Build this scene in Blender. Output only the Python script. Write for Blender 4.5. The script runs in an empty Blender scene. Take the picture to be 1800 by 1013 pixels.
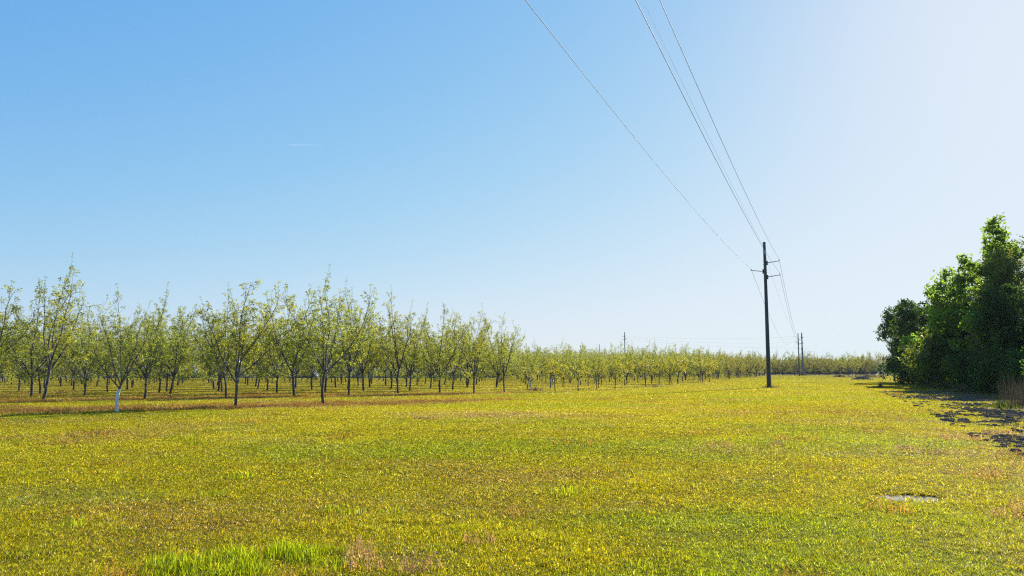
import bpy, math, random
import numpy as np
from mathutils import Vector, Matrix

# ------------------------------------------------------------------ camera, sky, sun, exposure
S = bpy.context.scene
COL = S.collection
R = math.radians
CAM_H = 1.6
cam = bpy.data.cameras.new("camera")
cam.lens = 28.0; cam.sensor_width = 36.0
cam.clip_start = 0.05; cam.clip_end = 80000
camo = bpy.data.objects.new("camera", cam); COL.objects.link(camo)
camo.location = (0, 0, CAM_H)
camo.rotation_euler = (R(90 + 5.974), 0, 0)
S.camera = camo

SUN_AZ, SUN_EL = R(35.0), R(24.5)          # azimuth to the right of the view, elevation
w = bpy.data.worlds.new("World"); S.world = w; w.use_nodes = True
nt = w.node_tree; nt.nodes.clear()
sky = nt.nodes.new("ShaderNodeTexSky"); sky.sky_type = 'NISHITA'; sky.sun_disc = False
sky.sun_elevation = SUN_EL; sky.sun_rotation = SUN_AZ
sky.air_density = 1.0; sky.dust_density = 0.3; sky.ozone_density = 1.0; sky.altitude = 0
EXPOSURE = 1.0
# one even colour grade over the whole sky (slope and soft shoulder per channel), like the photograph's own
sep = nt.nodes.new("ShaderNodeSeparateColor"); comb = nt.nodes.new("ShaderNodeCombineColor")
nt.links.new(sky.outputs[0], sep.inputs[0])
for ch, (g_, k_, c_, d_) in enumerate(((1.04, 1.30, 0.763, 1.2), (0.676, 1.16, 0.884, 0.987), (0.224, 1.162, 1.084, 1.121))):
    cur = sep.outputs[ch]
    for op, val, val2 in (('MULTIPLY', 0.1, 0), ('POWER', g_, 0), ('MULTIPLY', k_, 0), ('SMOOTH_MIN', c_, d_), ('MULTIPLY', 10/2**EXPOSURE, 0)):
        mm = nt.nodes.new("ShaderNodeMath"); mm.operation = op; mm.inputs[1].default_value = val; mm.inputs[2].default_value = val2
        nt.links.new(cur, mm.inputs[0]); cur = mm.outputs[0]
    nt.links.new(cur, comb.inputs[ch])
bg = nt.nodes.new("ShaderNodeBackground"); bg.inputs[1].default_value = 0.10
wo = nt.nodes.new("ShaderNodeOutputWorld")
nt.links.new(comb.outputs[0], bg.inputs[0]); nt.links.new(bg.outputs[0], wo.inputs[0])

sl = bpy.data.lights.new("sun", 'SUN'); sl.energy = 5.0; sl.angle = R(0.53); sl.color = (1.0, 0.94, 0.84)
so = bpy.data.objects.new("sun", sl); COL.objects.link(so)
sun_dir = Vector((math.sin(SUN_AZ)*math.cos(SUN_EL), math.cos(SUN_AZ)*math.cos(SUN_EL), math.sin(SUN_EL)))
so.rotation_euler = sun_dir.to_track_quat('Z', 'Y').to_euler()
so.location = (60, 60, 60)

vs = S.view_settings
vs.view_transform = 'Standard'; vs.look = 'None'; vs.gamma = 1.0; vs.exposure = EXPOSURE; vs.use_curve_mapping = False
S.render.engine = 'CYCLES'
cy = S.cycles
cy.max_bounces = 7; cy.diffuse_bounces = 4; cy.glossy_bounces = 2; cy.transmission_bounces = 5
cy.transparent_max_bounces = 8; cy.use_denoising = False
try:
    cy.denoiser = 'OPENIMAGEDENOISE'; cy.denoising_prefilter = 'ACCURATE'
except Exception:
    pass
cy.filter_width = 1.2

# ------------------------------------------------------------------ small maths
rng = np.random.default_rng(7)
random.seed(7)

def _hash(ix, iy, seed):
    n = (ix.astype(np.int64)*374761393 + iy.astype(np.int64)*668265263 + seed*1442695041) & 0x7fffffff
    n = (n ^ (n >> 13)) * 1274126177 & 0x7fffffff
    return ((n ^ (n >> 16)) & 0xffff) / 65535.0

def vnoise(x, y, scale, seed=0, octaves=3):
    x = np.asarray(x, float)/scale; y = np.asarray(y, float)/scale
    out = np.zeros_like(x); amp, tot = 1.0, 0.0
    for o in range(octaves):
        ix = np.floor(x); iy = np.floor(y); fx = x-ix; fy = y-iy
        fx = fx*fx*(3-2*fx); fy = fy*fy*(3-2*fy)
        a = _hash(ix, iy, seed+o); b = _hash(ix+1, iy, seed+o); c = _hash(ix, iy+1, seed+o); d = _hash(ix+1, iy+1, seed+o)
        out += amp*((a*(1-fx)+b*fx)*(1-fy)+(c*(1-fx)+d*fx)*fy)
        tot += amp; amp *= 0.5; x = x*2.03; y = y*2.03
    return out/tot

def sstep(a, b, x):
    t = np.clip((np.asarray(x, float)-a)/(b-a), 0, 1)
    return t*t*(3-2*t)

# ------------------------------------------------------------------ layout of the place (metres; +Y is the view direction)
ROW_U = np.array([math.sin(R(58)), math.cos(R(58))])         # along the orchard rows
ROW_V = np.array([math.sin(R(-21.4)), math.cos(R(-21.4))])   # down the alleys
ROW0 = np.array([-12.4, 36.1])
IN_ROW, ROW_GAP, FIRST_GAP = 3.75, 8.8, 13.5
ROW_N = np.array([-ROW_U[1], ROW_U[0]])

def row_offset(k):
    return 0.0 if k == 0 else FIRST_GAP + (k-1)*ROW_GAP

def edge_x(d):                                               # the right-hand edge of the orchard
    return np.interp(d, [25, 36, 40, 58, 61, 63.5, 70, 96, 120, 200, 320, 420], [-14, -8.6, -8.4, -2, -0.2, 5.6, 9.6, 20.8, 30, 62, 104, 140])

def far_limit(x, d):                                         # the orchard ends sooner on the left
    return np.interp(np.asarray(x)/np.maximum(d, 1), [-0.7, -0.05, 0.02, 0.1], [165, 172, 260, 345])

WOOD_EDGE = ([5, 18, 27, 38, 48, 60, 75, 95, 130], [7.6, 11.6, 15.6, 20.0, 24.0, 28.6, 34.5, 43.5, 62])

def dirt_edge(d):                                            # outer edge of the turned soil before the woods
    return np.interp(d, *WOOD_EDGE)

def ground_z(x, y):
    x = np.asarray(x, float); y = np.asarray(y, float)
    r = np.hypot(x, y)
    z = 0.05*(vnoise(x, y, 9, 3, 2)-0.5) + 0.10*(vnoise(x, y, 34, 5, 2)-0.5)*sstep(8, 40, r)
    z *= 1-sstep(120, 220, r)
    left = 1-sstep(-0.06, 0.03, x/np.maximum(np.abs(y), 1))
    z = z - left*0.024*np.maximum(0, y-176)*(1-0.5*sstep(600, 3000, y))
    # puddle hollow
    q = np.hypot((x-5.10)/0.42, (y-10.52)/0.36)
    z = z - 0.05*(1-sstep(0.5, 1.25, q))
    # turned soil is rough
    dm = dirt_mask(x, y)
    z = z + dm*0.07*(vnoise(x, y, 0.9, 21, 3)-0.42)
    return z

def dirt_mask(x, y):
    x = np.asarray(x, float); y = np.asarray(y, float)
    e = dirt_edge(y) + 1.4*(vnoise(x, y, 3.0, 31, 3)-0.5)
    width = np.interp(y, [5, 20, 40, 60, 80], [2.5, 3.4, 4.0, 4.5, 1])
    m = sstep(-0.1, 0.7, x-e)*(1-0.75*sstep(width, width+1.5, x-e))
    m = m*(0.45+0.55*sstep(0.38, 0.6, vnoise(x, y, 1.1, 33, 3)))
    return m*sstep(4, 8, y)*(1-sstep(62, 70, y))

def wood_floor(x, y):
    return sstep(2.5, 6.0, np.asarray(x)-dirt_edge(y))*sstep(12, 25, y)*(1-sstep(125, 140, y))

def strip_mask(x, y):                                        # brown weed-killed strips under the rows
    x = np.asarray(x, float); y = np.asarray(y, float)
    rel = (x-ROW0[0])*ROW_N[0] + (y-ROW0[1])*ROW_N[1]
    rel = rel + 1.1*(vnoise(x, y, 6, 41, 2)-0.5)
    proj = float(ROW_V @ ROW_N)
    m = 0.9*np.exp(-((rel-0.5)/1.9)**2)*(0.6+0.4*sstep(0.35, 0.6, vnoise(x, y, 2.2, 43, 3)))
    for k in range(1, 16):
        m = np.maximum(m, np.exp(-((rel-row_offset(k)*proj)/(1.9 if k == 1 else 0.9))**2)*(0.9 if k == 1 else 0.5))
    inside = 1-sstep(0.5, 3.5, x-edge_x(y)-np.where(np.abs(rel) < 3, 4.0, 0))
    return m*inside*sstep(20, 27, y)*(1-sstep(110, 150, y))

# ------------------------------------------------------------------ object helpers
def tag(o, label=None, cat=None, group=None, kind=None):
    if label: o["label"] = label
    if cat: o["category"] = cat
    if group: o["group"] = group
    if kind: o["kind"] = kind
    return o

def link(name, me, parent=None):
    o = bpy.data.objects.new(name, me); COL.objects.link(o)
    if parent: o.parent = parent
    return o

def empty(name, loc, rot=(0, 0, 0), scale=1.0):
    o = bpy.data.objects.new(name, None); COL.objects.link(o)
    o.empty_display_size = 0.3
    o.location = loc; o.rotation_euler = rot; o.scale = (scale, scale, scale)
    return o

class MB:
    """collects verts and faces, with one colour per vertex"""
    def __init__(self): self.v = []; self.f = []; self.c = []; self.m = []
    def add(self, vs, fs, col=(1, 1, 1), mat=0):
        b = len(self.v); self.v.extend(vs); self.c.extend([col]*len(vs))
        self.f.extend([tuple(i+b for i in f) for f in fs]); self.m.extend([mat]*len(fs))
    def tube(self, pts, rad, n=6, cap=True, col=(1, 1, 1), mat=0):
        pts = [Vector(p) for p in pts]; vs = []; L = len(pts)
        ref = None
        for i, p in enumerate(pts):
            d = (pts[min(i+1, L-1)]-pts[max(i-1, 0)])
            d = d.normalized() if d.length > 1e-9 else Vector((0, 0, 1))
            if ref is None:
                ref = Vector((1, 0, 0)) if abs(d.x) < 0.9 else Vector((0, 1, 0))
            a = (ref-d*ref.dot(d)).normalized(); b = d.cross(a); ref = a
            r = rad[i] if hasattr(rad, '__len__') else rad
            for k in range(n):
                t = 2*math.pi*k/n
                vs.append(p+a*(r*math.cos(t))+b*(r*math.sin(t)))
        fs = []
        for i in range(L-1):
            for k in range(n):
                k2 = (k+1) % n
                fs.append((i*n+k, i*n+k2, (i+1)*n+k2, (i+1)*n+k))
        if cap:
            fs.append(tuple(range(n-1, -1, -1))); fs.append(tuple((L-1)*n+k for k in range(n)))
        self.add(vs, fs, col, mat)
    def box(self, c, s, rot=None, col=(1, 1, 1), mat=0):
        vs = []
        for x in (-.5, .5):
            for y in (-.5, .5):
                for z in (-.5, .5):
                    p = Vector((x*s[0], y*s[1], z*s[2]))
                    if rot is not None: p = rot @ p
                    vs.append(p+Vector(c))
        self.add(vs, [(0, 1, 3, 2), (4, 6, 7, 5), (0, 4, 5, 1), (2, 3, 7, 6), (0, 2, 6, 4), (1, 5, 7, 3)], col, mat)
    def mesh(self, name, mats, smooth=False):
        me = bpy.data.meshes.new(name)
        me.from_pydata([tuple(p) for p in self.v], [], self.f)
        for m in (mats if isinstance(mats, (list, tuple)) else [mats]): me.materials.append(m)
        if any(self.m): me.polygons.foreach_set("material_index", self.m)
        a = me.color_attributes.new("tone", 'FLOAT_COLOR', 'POINT')
        c = np.ones((len(self.v), 4), np.float32); c[:, :3] = np.array(self.c, np.float32)
        a.data.foreach_set("color", c.ravel())
        if smooth: me.polygons.foreach_set("use_smooth", [True]*len(me.polygons))
        me.update()
        return me

# ------------------------------------------------------------------ materials
def new_mat(name):
    m = bpy.data.materials.new(name); m.use_nodes = True
    m.node_tree.nodes.clear()
    return m, m.node_tree.nodes, m.node_tree.links

def N(ns, t, **kw):
    n = ns.new(t)
    for k, v in kw.items():
        if k.startswith("i_"): n.inputs[int(k[2:])].default_value = v
        else: setattr(n, k, v)
    return n

def mixc(ns, ls, blend, a, b, fac=1.0):
    n = ns.new("ShaderNodeMix"); n.data_type = 'RGBA'; n.blend_type = blend
    if isinstance(fac, (int, float)): n.inputs[0].default_value = fac
    else: ls.new(fac, n.inputs[0])
    for s, q in ((6, a), (7, b)):
        if isinstance(q, tuple): n.inputs[s].default_value = (*q, 1)
        else: ls.new(q, n.inputs[s])
    return n.outputs[2]

def leaf_mat(name, base, alt, trans_col, trans=0.5, rough=0.5, spec=0.3, instanced=False, rand='object'):
    """leaf: soft gloss on top, light passing through"""
    m, ns, ls = new_mat(name)
    at = N(ns, "ShaderNodeAttribute", attribute_name="tone")
    if instanced:
        ti = N(ns, "ShaderNodeAttribute", attribute_name="tint", attribute_type='INSTANCER')
        col = mixc(ns, ls, 'MULTIPLY', at.outputs[0], ti.outputs[0])
        tcol = mixc(ns, ls, 'MULTIPLY', col, trans_col)
    else:
        oi = N(ns, "ShaderNodeObjectInfo")
        b = mixc(ns, ls, 'MIX', base, alt, oi.outputs["Random"])
        col = mixc(ns, ls, 'MULTIPLY', b, at.outputs[0])
        tcol = mixc(ns, ls, 'MULTIPLY', col, trans_col)
    pr = N(ns, "ShaderNodeBsdfPrincipled"); pr.inputs["Roughness"].default_value = rough
    pr.inputs["Specular IOR Level"].default_value = spec
    ls.new(col, pr.inputs["Base Color"])
    tr = N(ns, "ShaderNodeBsdfTranslucent"); ls.new(tcol, tr.inputs[0])
    mx = N(ns, "ShaderNodeMixShader", i_0=trans); ls.new(pr.outputs[0], mx.inputs[1]); ls.new(tr.outputs[0], mx.inputs[2])
    o = N(ns, "ShaderNodeOutputMaterial"); ls.new(mx.outputs[0], o.inputs[0])
    return m

def noise_mat(name, c1, c2, scale=6, rough=0.9, bump=0.4, stretch=(1, 1, 1), c3=None, spec=0.2, dist=0.02):
    m, ns, ls = new_mat(name)
    tc = N(ns, "ShaderNodeTexCoord"); mp = N(ns, "ShaderNodeMapping"); mp.inputs["Scale"].default_value = stretch
    ls.new(tc.outputs["Object"], mp.inputs[0])
    n1 = N(ns, "ShaderNodeTexNoise"); n1.inputs["Scale"].default_value = scale; n1.inputs["Detail"].default_value = 6
    ls.new(mp.outputs[0], n1.inputs["Vector"])
    cr = N(ns, "ShaderNodeValToRGB"); ls.new(n1.outputs[0], cr.inputs[0])
    cr.color_ramp.elements[0].position = 0.32; cr.color_ramp.elements[0].color = (*c1, 1)
    cr.color_ramp.elements[1].position = 0.68; cr.color_ramp.elements[1].color = (*c2, 1)
    col = cr.outputs[0]
    if c3:
        n2 = N(ns, "ShaderNodeTexNoise"); n2.inputs["Scale"].default_value = scale*0.35; ls.new(tc.outputs["Object"], n2.inputs["Vector"])
        r2 = N(ns, "ShaderNodeMapRange"); r2.inputs[1].default_value = 0.52; r2.inputs[2].default_value = 0.66
        ls.new(n2.outputs[0], r2.inputs[0])
        col = mixc(ns, ls, 'MIX', col, c3, r2.outputs[0])
    pr = N(ns, "ShaderNodeBsdfPrincipled"); pr.inputs["Roughness"].default_value = rough; pr.inputs["Specular IOR Level"].default_value = spec
    ls.new(col, pr.inputs["Base Color"])
    if bump:
        bp = N(ns, "ShaderNodeBump"); bp.inputs["Strength"].default_value = bump; bp.inputs["Distance"].default_value = dist
        ls.new(n1.outputs[0], bp.inputs["Height"]); ls.new(bp.outputs[0], pr.inputs["Normal"])
    o = N(ns, "ShaderNodeOutputMaterial"); ls.new(pr.outputs[0], o.inputs[0])
    return m

M = {}
M['pecan_leaf'] = leaf_mat("pecan_leaf", (0.22, 0.26, 0.055), (0.255, 0.265, 0.06), (1.85, 1.75, 0.58), 0.5, 0.45, 0.35)
M['young_leaf'] = leaf_mat("young_pecan_leaf", (0.26, 0.27, 0.045), (0.29, 0.27, 0.05), (1.9, 1.75, 0.5), 0.5, 0.45, 0.35)
M['pecan_leaf_hazed'] = leaf_mat("hazed_pecan_leaf", (0.20, 0.21, 0.062), (0.215, 0.21, 0.066), (1.9, 1.75, 0.55), 0.5, 0.5, 0.3)  # far copy of the leaf, less saturated: distance haze put into its colour
M['gum_leaf'] = leaf_mat("broad_leaf", (0.12, 0.19, 0.038), (0.135, 0.2, 0.042), (2.3, 2.3, 0.6), 0.55, 0.5, 0.2)
M['oak_leaf'] = leaf_mat("dark_leaf", (0.048, 0.085, 0.022), (0.055, 0.095, 0.026), (2.0, 2.2, 0.7), 0.35, 0.6, 0.12)
M['fresh_leaf'] = leaf_mat("fresh_leaf", (0.11, 0.14, 0.03), (0.13, 0.15, 0.035), (2.1, 2.0, 0.6), 0.45, 0.45, 0.35)
M['needle'] = leaf_mat("pine_needle", (0.035, 0.06, 0.028), (0.04, 0.07, 0.03), (1.5, 1.6, 0.7), 0.25, 0.5, 0.3)
M['dry'] = leaf_mat("dry_stalk", (0.20, 0.135, 0.075), (0.23, 0.16, 0.095), (1.3, 1.15, 0.9), 0.3, 0.7, 0.2)
M['dry_shaded'] = leaf_mat("shaded_dry_stalk", (0.09, 0.075, 0.055), (0.105, 0.09, 0.068), (1.1, 1.05, 0.9), 0.25, 0.8, 0.1)  # greyer dry stalks, their part shade painted in as a darker colour
M['blade'] = leaf_mat("grass_blade", None, None, (2.0, 1.8, 0.5), 0.55, 0.7, 0.03, instanced=True)
M['bark'] = noise_mat("pecan_bark", (0.055, 0.045, 0.038), (0.15, 0.125, 0.105), 9, 0.95, 0.6, (1, 1, 0.35), (0.22, 0.215, 0.20))
M['wood_bark'] = noise_mat("wood_bark", (0.04, 0.033, 0.027), (0.10, 0.085, 0.07), 8, 0.95, 0.6, (1, 1, 0.3))
M['guard'] = noise_mat("white_sleeve", (0.62, 0.64, 0.66), (0.74, 0.75, 0.76), 3, 0.55, 0.05, (1, 1, 0.3), (0.5, 0.5, 0.48))
M['pole'] = noise_mat("treated_pole", (0.055, 0.06, 0.052), (0.135, 0.135, 0.115), 5, 0.85, 0.5, (1, 1, 0.06), (0.075, 0.07, 0.06))
M['pole_grey'] = noise_mat("hazed_pole", (0.14, 0.15, 0.155), (0.22, 0.23, 0.235), 5, 0.8, 0.3, (1, 1, 0.06))  # paler bluish grey for far poles, the fading of distance painted in
M['arm'] = noise_mat("fibreglass_arm", (0.20, 0.21, 0.215), (0.26, 0.27, 0.275), 8, 0.5, 0.1)
M['iron'] = noise_mat("dark_bracket", (0.06, 0.065, 0.07), (0.10, 0.105, 0.11), 12, 0.6, 0.2, spec=0.4)
M['plate'] = noise_mat("pale_tag", (0.5, 0.5, 0.48), (0.6, 0.6, 0.58), 12, 0.5, 0.0)
M['insul'] = noise_mat("porcelain", (0.25, 0.27, 0.29), (0.32, 0.34, 0.36), 12, 0.3, 0.0, spec=0.5)
M['wire'] = noise_mat("wire_metal", (0.05, 0.055, 0.06), (0.07, 0.075, 0.08), 3, 0.6, 0.0, spec=0.3)
M['soil'] = noise_mat("turned_soil", (0.07, 0.054, 0.04), (0.17, 0.13, 0.095), 7, 0.98, 0.8, c3=(0.15, 0.12, 0.09), spec=0.0)

# ground: thatch and soil under the blades, soil and brown strips by mask
def ground_material():
    m, ns, ls = new_mat("field_ground")
    geo = N(ns, "ShaderNodeNewGeometry")
    def noise(sc, det=5):
        n = N(ns, "ShaderNodeTexNoise"); n.inputs["Scale"].default_value = sc; n.inputs["Detail"].default_value = det
        ls.new(geo.outputs["Position"], n.inputs["Vector"]); return n.outputs[0]
    def ramp(v, a, b):
        r = N(ns, "ShaderNodeMapRange"); r.inputs[1].default_value = a; r.inputs[2].default_value = b
        ls.new(v, r.inputs[0]); return r.outputs[0]
    fine = noise(45, 6); mid = noise(3.0); big = noise(0.22)
    col = mixc(ns, ls, 'MIX', (0.045, 0.036, 0.02), (0.10, 0.08, 0.03), ramp(mid, 0.35, 0.65))
    col = mixc(ns, ls, 'MIX', col, (0.15, 0.125, 0.035), ramp(big, 0.42, 0.62))
    col = mixc(ns, ls, 'MULTIPLY', col, mixc(ns, ls, 'MIX', (0.45, 0.42, 0.4), (1.25, 1.22, 1.15), ramp(fine, 0.3, 0.7)))
    zs = N(ns, "ShaderNodeAttribute", attribute_name="strip")
    zd = N(ns, "ShaderNodeAttribute", attribute_name="dirt")
    zw = N(ns, "ShaderNodeAttribute", attribute_name="wood")
    brown = mixc(ns, ls, 'MIX', (0.10, 0.065, 0.04), (0.21, 0.14, 0.085), ramp(fine, 0.3, 0.7))
    col = mixc(ns, ls, 'MIX', col, brown, zs.outputs["Fac"])
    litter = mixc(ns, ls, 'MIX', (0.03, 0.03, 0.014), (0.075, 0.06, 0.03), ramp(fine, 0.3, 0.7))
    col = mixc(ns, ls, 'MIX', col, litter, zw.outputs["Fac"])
    soil = mixc(ns, ls, 'MIX', (0.05, 0.04, 0.03), (0.15, 0.115, 0.08), ramp(noise(14, 6), 0.3, 0.7))
    col = mixc(ns, ls, 'MIX', col, soil, zd.outputs["Fac"])
    pr = N(ns, "ShaderNodeBsdfPrincipled"); pr.inputs["Roughness"].default_value = 0.95; pr.inputs["Specular IOR Level"].default_value = 0.1
    ls.new(col, pr.inputs["Base Color"])
    bp = N(ns, "ShaderNodeBump"); bp.inputs["Strength"].default_value = 0.7; bp.inputs["Distance"].default_value = 0.03
    ls.new(fine, bp.inputs["Height"]); ls.new(bp.outputs[0], pr.inputs["Normal"])
    o = N(ns, "ShaderNodeOutputMaterial"); ls.new(pr.outputs[0], o.inputs[0])
    return m

# ------------------------------------------------------------------ the ground sheet
def build_ground():
    def axis(a, b, step, lo, hi, g):
        core = list(np.arange(a, b+step/2, step)); out = list(core)
        s = step; x = core[-1]
        while x < hi: s *= g; x += s; out.append(x)
        s = step; x = core[0]; pre = []
        while x > lo: s *= g; x -= s; pre.append(x)
        return np.array(pre[::-1]+out)
    xs = axis(-36, 36, 0.4, -1600, 1600, 1.07); ys = axis(2, 70, 0.4, -380, 1650, 1.07)
    X, Y = np.meshgrid(xs, ys); nx, ny = len(xs), len(ys)
    x, y = X.ravel(), Y.ravel()
    z = ground_z(x, y)
    me = bpy.data.meshes.new("ground")
    me.vertices.add(len(x)); me.vertices.foreach_set("co", np.stack([x, y, z], -1).astype(np.float32).ravel())
    i = (np.arange(ny-1)[:, None]*nx+np.arange(nx-1)[None]).ravel()
    q = np.stack([i, i+1, i+nx+1, i+nx], -1)
    me.loops.add(q.size); me.loops.foreach_set("vertex_index", q.ravel().astype(np.int32))
    me.polygons.add(len(q)); me.polygons.foreach_set("loop_start", (np.arange(len(q))*4).astype(np.int32))
    me.polygons.foreach_set("use_smooth", np.ones(len(q), bool))
    for nm, v in (("strip", strip_mask(x, y)), ("dirt", dirt_mask(x, y)), ("wood", wood_floor(x, y))):
        a = me.attributes.new(nm, 'FLOAT', 'POINT'); a.data.foreach_set("value", np.clip(v, 0, 1).astype(np.float32))
    me.update(); me.validate()
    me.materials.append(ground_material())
    return tag(link("ground", me), kind="structure")
build_ground()

# a shallow puddle left in a hollow of the grass
def build_puddle():
    mb = MB(); c = Vector((5.10, 10.5, float(ground_z(5.10, 10.52))+0.036)); n = 40; vs = [c]
    for k in range(n):
        a = 2*math.pi*k/n; r = 1+0.16*math.sin(3*a+1)+0.1*math.sin(7*a)
        vs.append(c+Vector((0.36*r*math.cos(a), 0.30*r*math.sin(a), 0)))
    mb.add(vs, [(0, 1+k, 1+(k+1) % n) for k in range(n)])
    m, ns, ls = new_mat("puddle_water")
    nz = N(ns, "ShaderNodeTexNoise"); nz.inputs["Scale"].default_value = 60; nz.inputs["Detail"].default_value = 3
    bp = N(ns, "ShaderNodeBump"); bp.inputs["Strength"].default_value = 0.25; bp.inputs["Distance"].default_value = 0.004
    ls.new(nz.outputs[0], bp.inputs["Height"])
    pr = N(ns, "ShaderNodeBsdfPrincipled"); pr.inputs["Base Color"].default_value = (0.34, 0.31, 0.27, 1)
    pr.inputs["Roughness"].default_value = 0.12; pr.inputs["Specular IOR Level"].default_value = 0.6
    ls.new(bp.outputs[0], pr.inputs["Normal"])
    o = N(ns, "ShaderNodeOutputMaterial"); ls.new(pr.outputs[0], o.inputs[0])
    tag(link("puddle_water", mb.mesh("puddle_water", m)), kind="structure")
build_puddle()

# ------------------------------------------------------------------ scattered stuff by geometry nodes
def scatter(name, protos, pos, rotz, scale, idx, tint=None, tilt=None, kind="stuff"):
    n = len(pos)
    me = bpy.data.meshes.new(name)
    me.vertices.add(n); me.vertices.foreach_set("co", np.asarray(pos, np.float32).ravel())
    def attr(nm, tp, v, key):
        a = me.attributes.new(nm, tp, 'POINT'); a.data.foreach_set(key, np.ascontiguousarray(v).ravel())
    rot = np.zeros((n, 3), np.float32); rot[:, 2] = rotz
    if tilt is not None: rot[:, :2] = tilt
    attr("rot", 'FLOAT_VECTOR', rot, "vector")
    attr("siz", 'FLOAT_VECTOR', np.asarray(scale, np.float32), "vector")
    attr("pick", 'INT', np.asarray(idx, np.int32), "value")
    if tint is not None:
        c = np.ones((n, 4), np.float32); c[:, :3] = tint
        attr("tint", 'FLOAT_COLOR', c, "color")
    ob = link(name, me); tag(ob, kind=kind)
    g = bpy.data.node_groups.new(name+"_nodes", 'GeometryNodeTree')
    g.interface.new_socket("Geometry", in_out='INPUT', socket_type='NodeSocketGeometry')
    g.interface.new_socket("Geometry", in_out='OUTPUT', socket_type='NodeSocketGeometry')
    ns, ls = g.nodes, g.links
    gi = ns.new("NodeGroupInput"); go = ns.new("NodeGroupOutput"); jn = ns.new("GeometryNodeJoinGeometry")
    def named(nm, tp):
        a = ns.new("GeometryNodeInputNamedAttribute"); a.data_type = tp; a.inputs[0].default_value = nm
        return [s for s in a.outputs if s.enabled and s.name == "Attribute"][0]
    pick, rotv, siz = named("pick", 'INT'), named("rot", 'FLOAT_VECTOR'), named("siz", 'FLOAT_VECTOR')
    for i, p in enumerate(protos):
        cmp_ = ns.new("FunctionNodeCompare"); cmp_.data_type = 'INT'; cmp_.operation = 'EQUAL'
        a_in = [s for s in cmp_.inputs if s.enabled and s.name == "A"][0]; b_in = [s for s in cmp_.inputs if s.enabled and s.name == "B"][0]
        ls.new(pick, a_in); b_in.default_value = i
        oi = ns.new("GeometryNodeObjectInfo"); oi.inputs[0].default_value = p; oi.inputs[1].default_value = True
        ip = ns.new("GeometryNodeInstanceOnPoints")
        ls.new(gi.outputs[0], ip.inputs["Points"]); ls.new(cmp_.outputs[0], ip.inputs["Selection"])
        ls.new(oi.outputs["Geometry"], ip.inputs["Instance"]); ls.new(rotv, ip.inputs["Rotation"]); ls.new(siz, ip.inputs["Scale"])
        ls.new(ip.outputs[0], jn.inputs[0])
    ls.new(jn.outputs[0], go.inputs[0])
    md = ob.modifiers.new("scatter", 'NODES'); md.node_group = g
    return ob

def proto(name, me):
    return bpy.data.objects.new(name, me)                    # a pattern, not placed in the scene itself

def blade(mb, rnd, x, y, h, wd, lean, col, az=None, flat=0.0):
    az = rnd.uniform(0, 2*math.pi) if az is None else az
    dx, dy = math.cos(az), math.sin(az); fa = rnd.uniform(0, 2*math.pi); sx, sy = math.cos(fa)*wd/2, math.sin(fa)*wd/2
    m = Vector((x+dx*lean*0.35*h, y+dy*lean*0.35*h, h*0.58)); t = Vector((x+dx*lean*h, y+dy*lean*h, h*(1-0.28*min(lean, 1.5))))
    mb.add([Vector((x-sx, y-sy, -0.005)), Vector((x+sx, y+sy, -0.005)), m+Vector((sx*.85, sy*.85, 0)), m-Vector((sx*.85, sy*.85, 0)), t],
           [(0, 1, 2, 3), (3, 2, 4)], col)

def lawn_patch(seed, n, rad, h0, h1, wd, dry=0.25, lean0=0.2, lean1=1.7, clump=0.016, per=7):
    rnd = random.Random(seed); mb = MB()
    tufts = []
    for i in range(n//per):
        a = rnd.uniform(0, 2*math.pi); r = rad*math.sqrt(rnd.random())
        tufts.append((r*math.cos(a), r*math.sin(a), rnd.choice((0.65, 0.82, 0.95, 1.05, 1.15)), rnd.uniform(0.7, 1.35), rnd.uniform(0, 0.22)))
    for i in range(n):
        tx, ty, tv, th, td = rnd.choice(tufts); a = rnd.uniform(0, 6.28); r = abs(rnd.gauss(0, clump))
        u = rnd.random()*(1-td) if rnd.random() < .5 else rnd.random(); v = tv* rnd.choice((0.75, 0.92, 1.05, 1.18))*rnd.uniform(0.88, 1.12)
        h = rnd.uniform(h0, h1)*th; lean = rnd.uniform(lean0, lean1); w_ = wd*rnd.uniform(0.7, 1.3)
        if u < dry*0.55: c = (1.05*v, 0.92*v, 3.2*v); lean += 0.4*lean1; h *= 0.8    # straw
        elif u < dry: c = (0.58*v, 0.5*v, 2.2*v); lean += 0.4*lean1; h *= 0.75         # dead brown
        elif u < dry+0.05: c = (2.3, 2.3, 16.0); h *= 0.9; w_ *= 1.3                          # bleached
        elif u < dry+0.09: c = (1.35*v, 0.95*v, 0.6*v); w_ *= 1.6; h *= 0.8            # orange leaf
        else: c = (v*rnd.uniform(0.8, 1.15), v, v*rnd.uniform(0.6, 1.2))
        blade(mb, rnd, tx+r*math.cos(a), ty+r*math.sin(a), h, w_, lean, c)
    return mb.mesh("lawn_patch", M['blade'])

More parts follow.
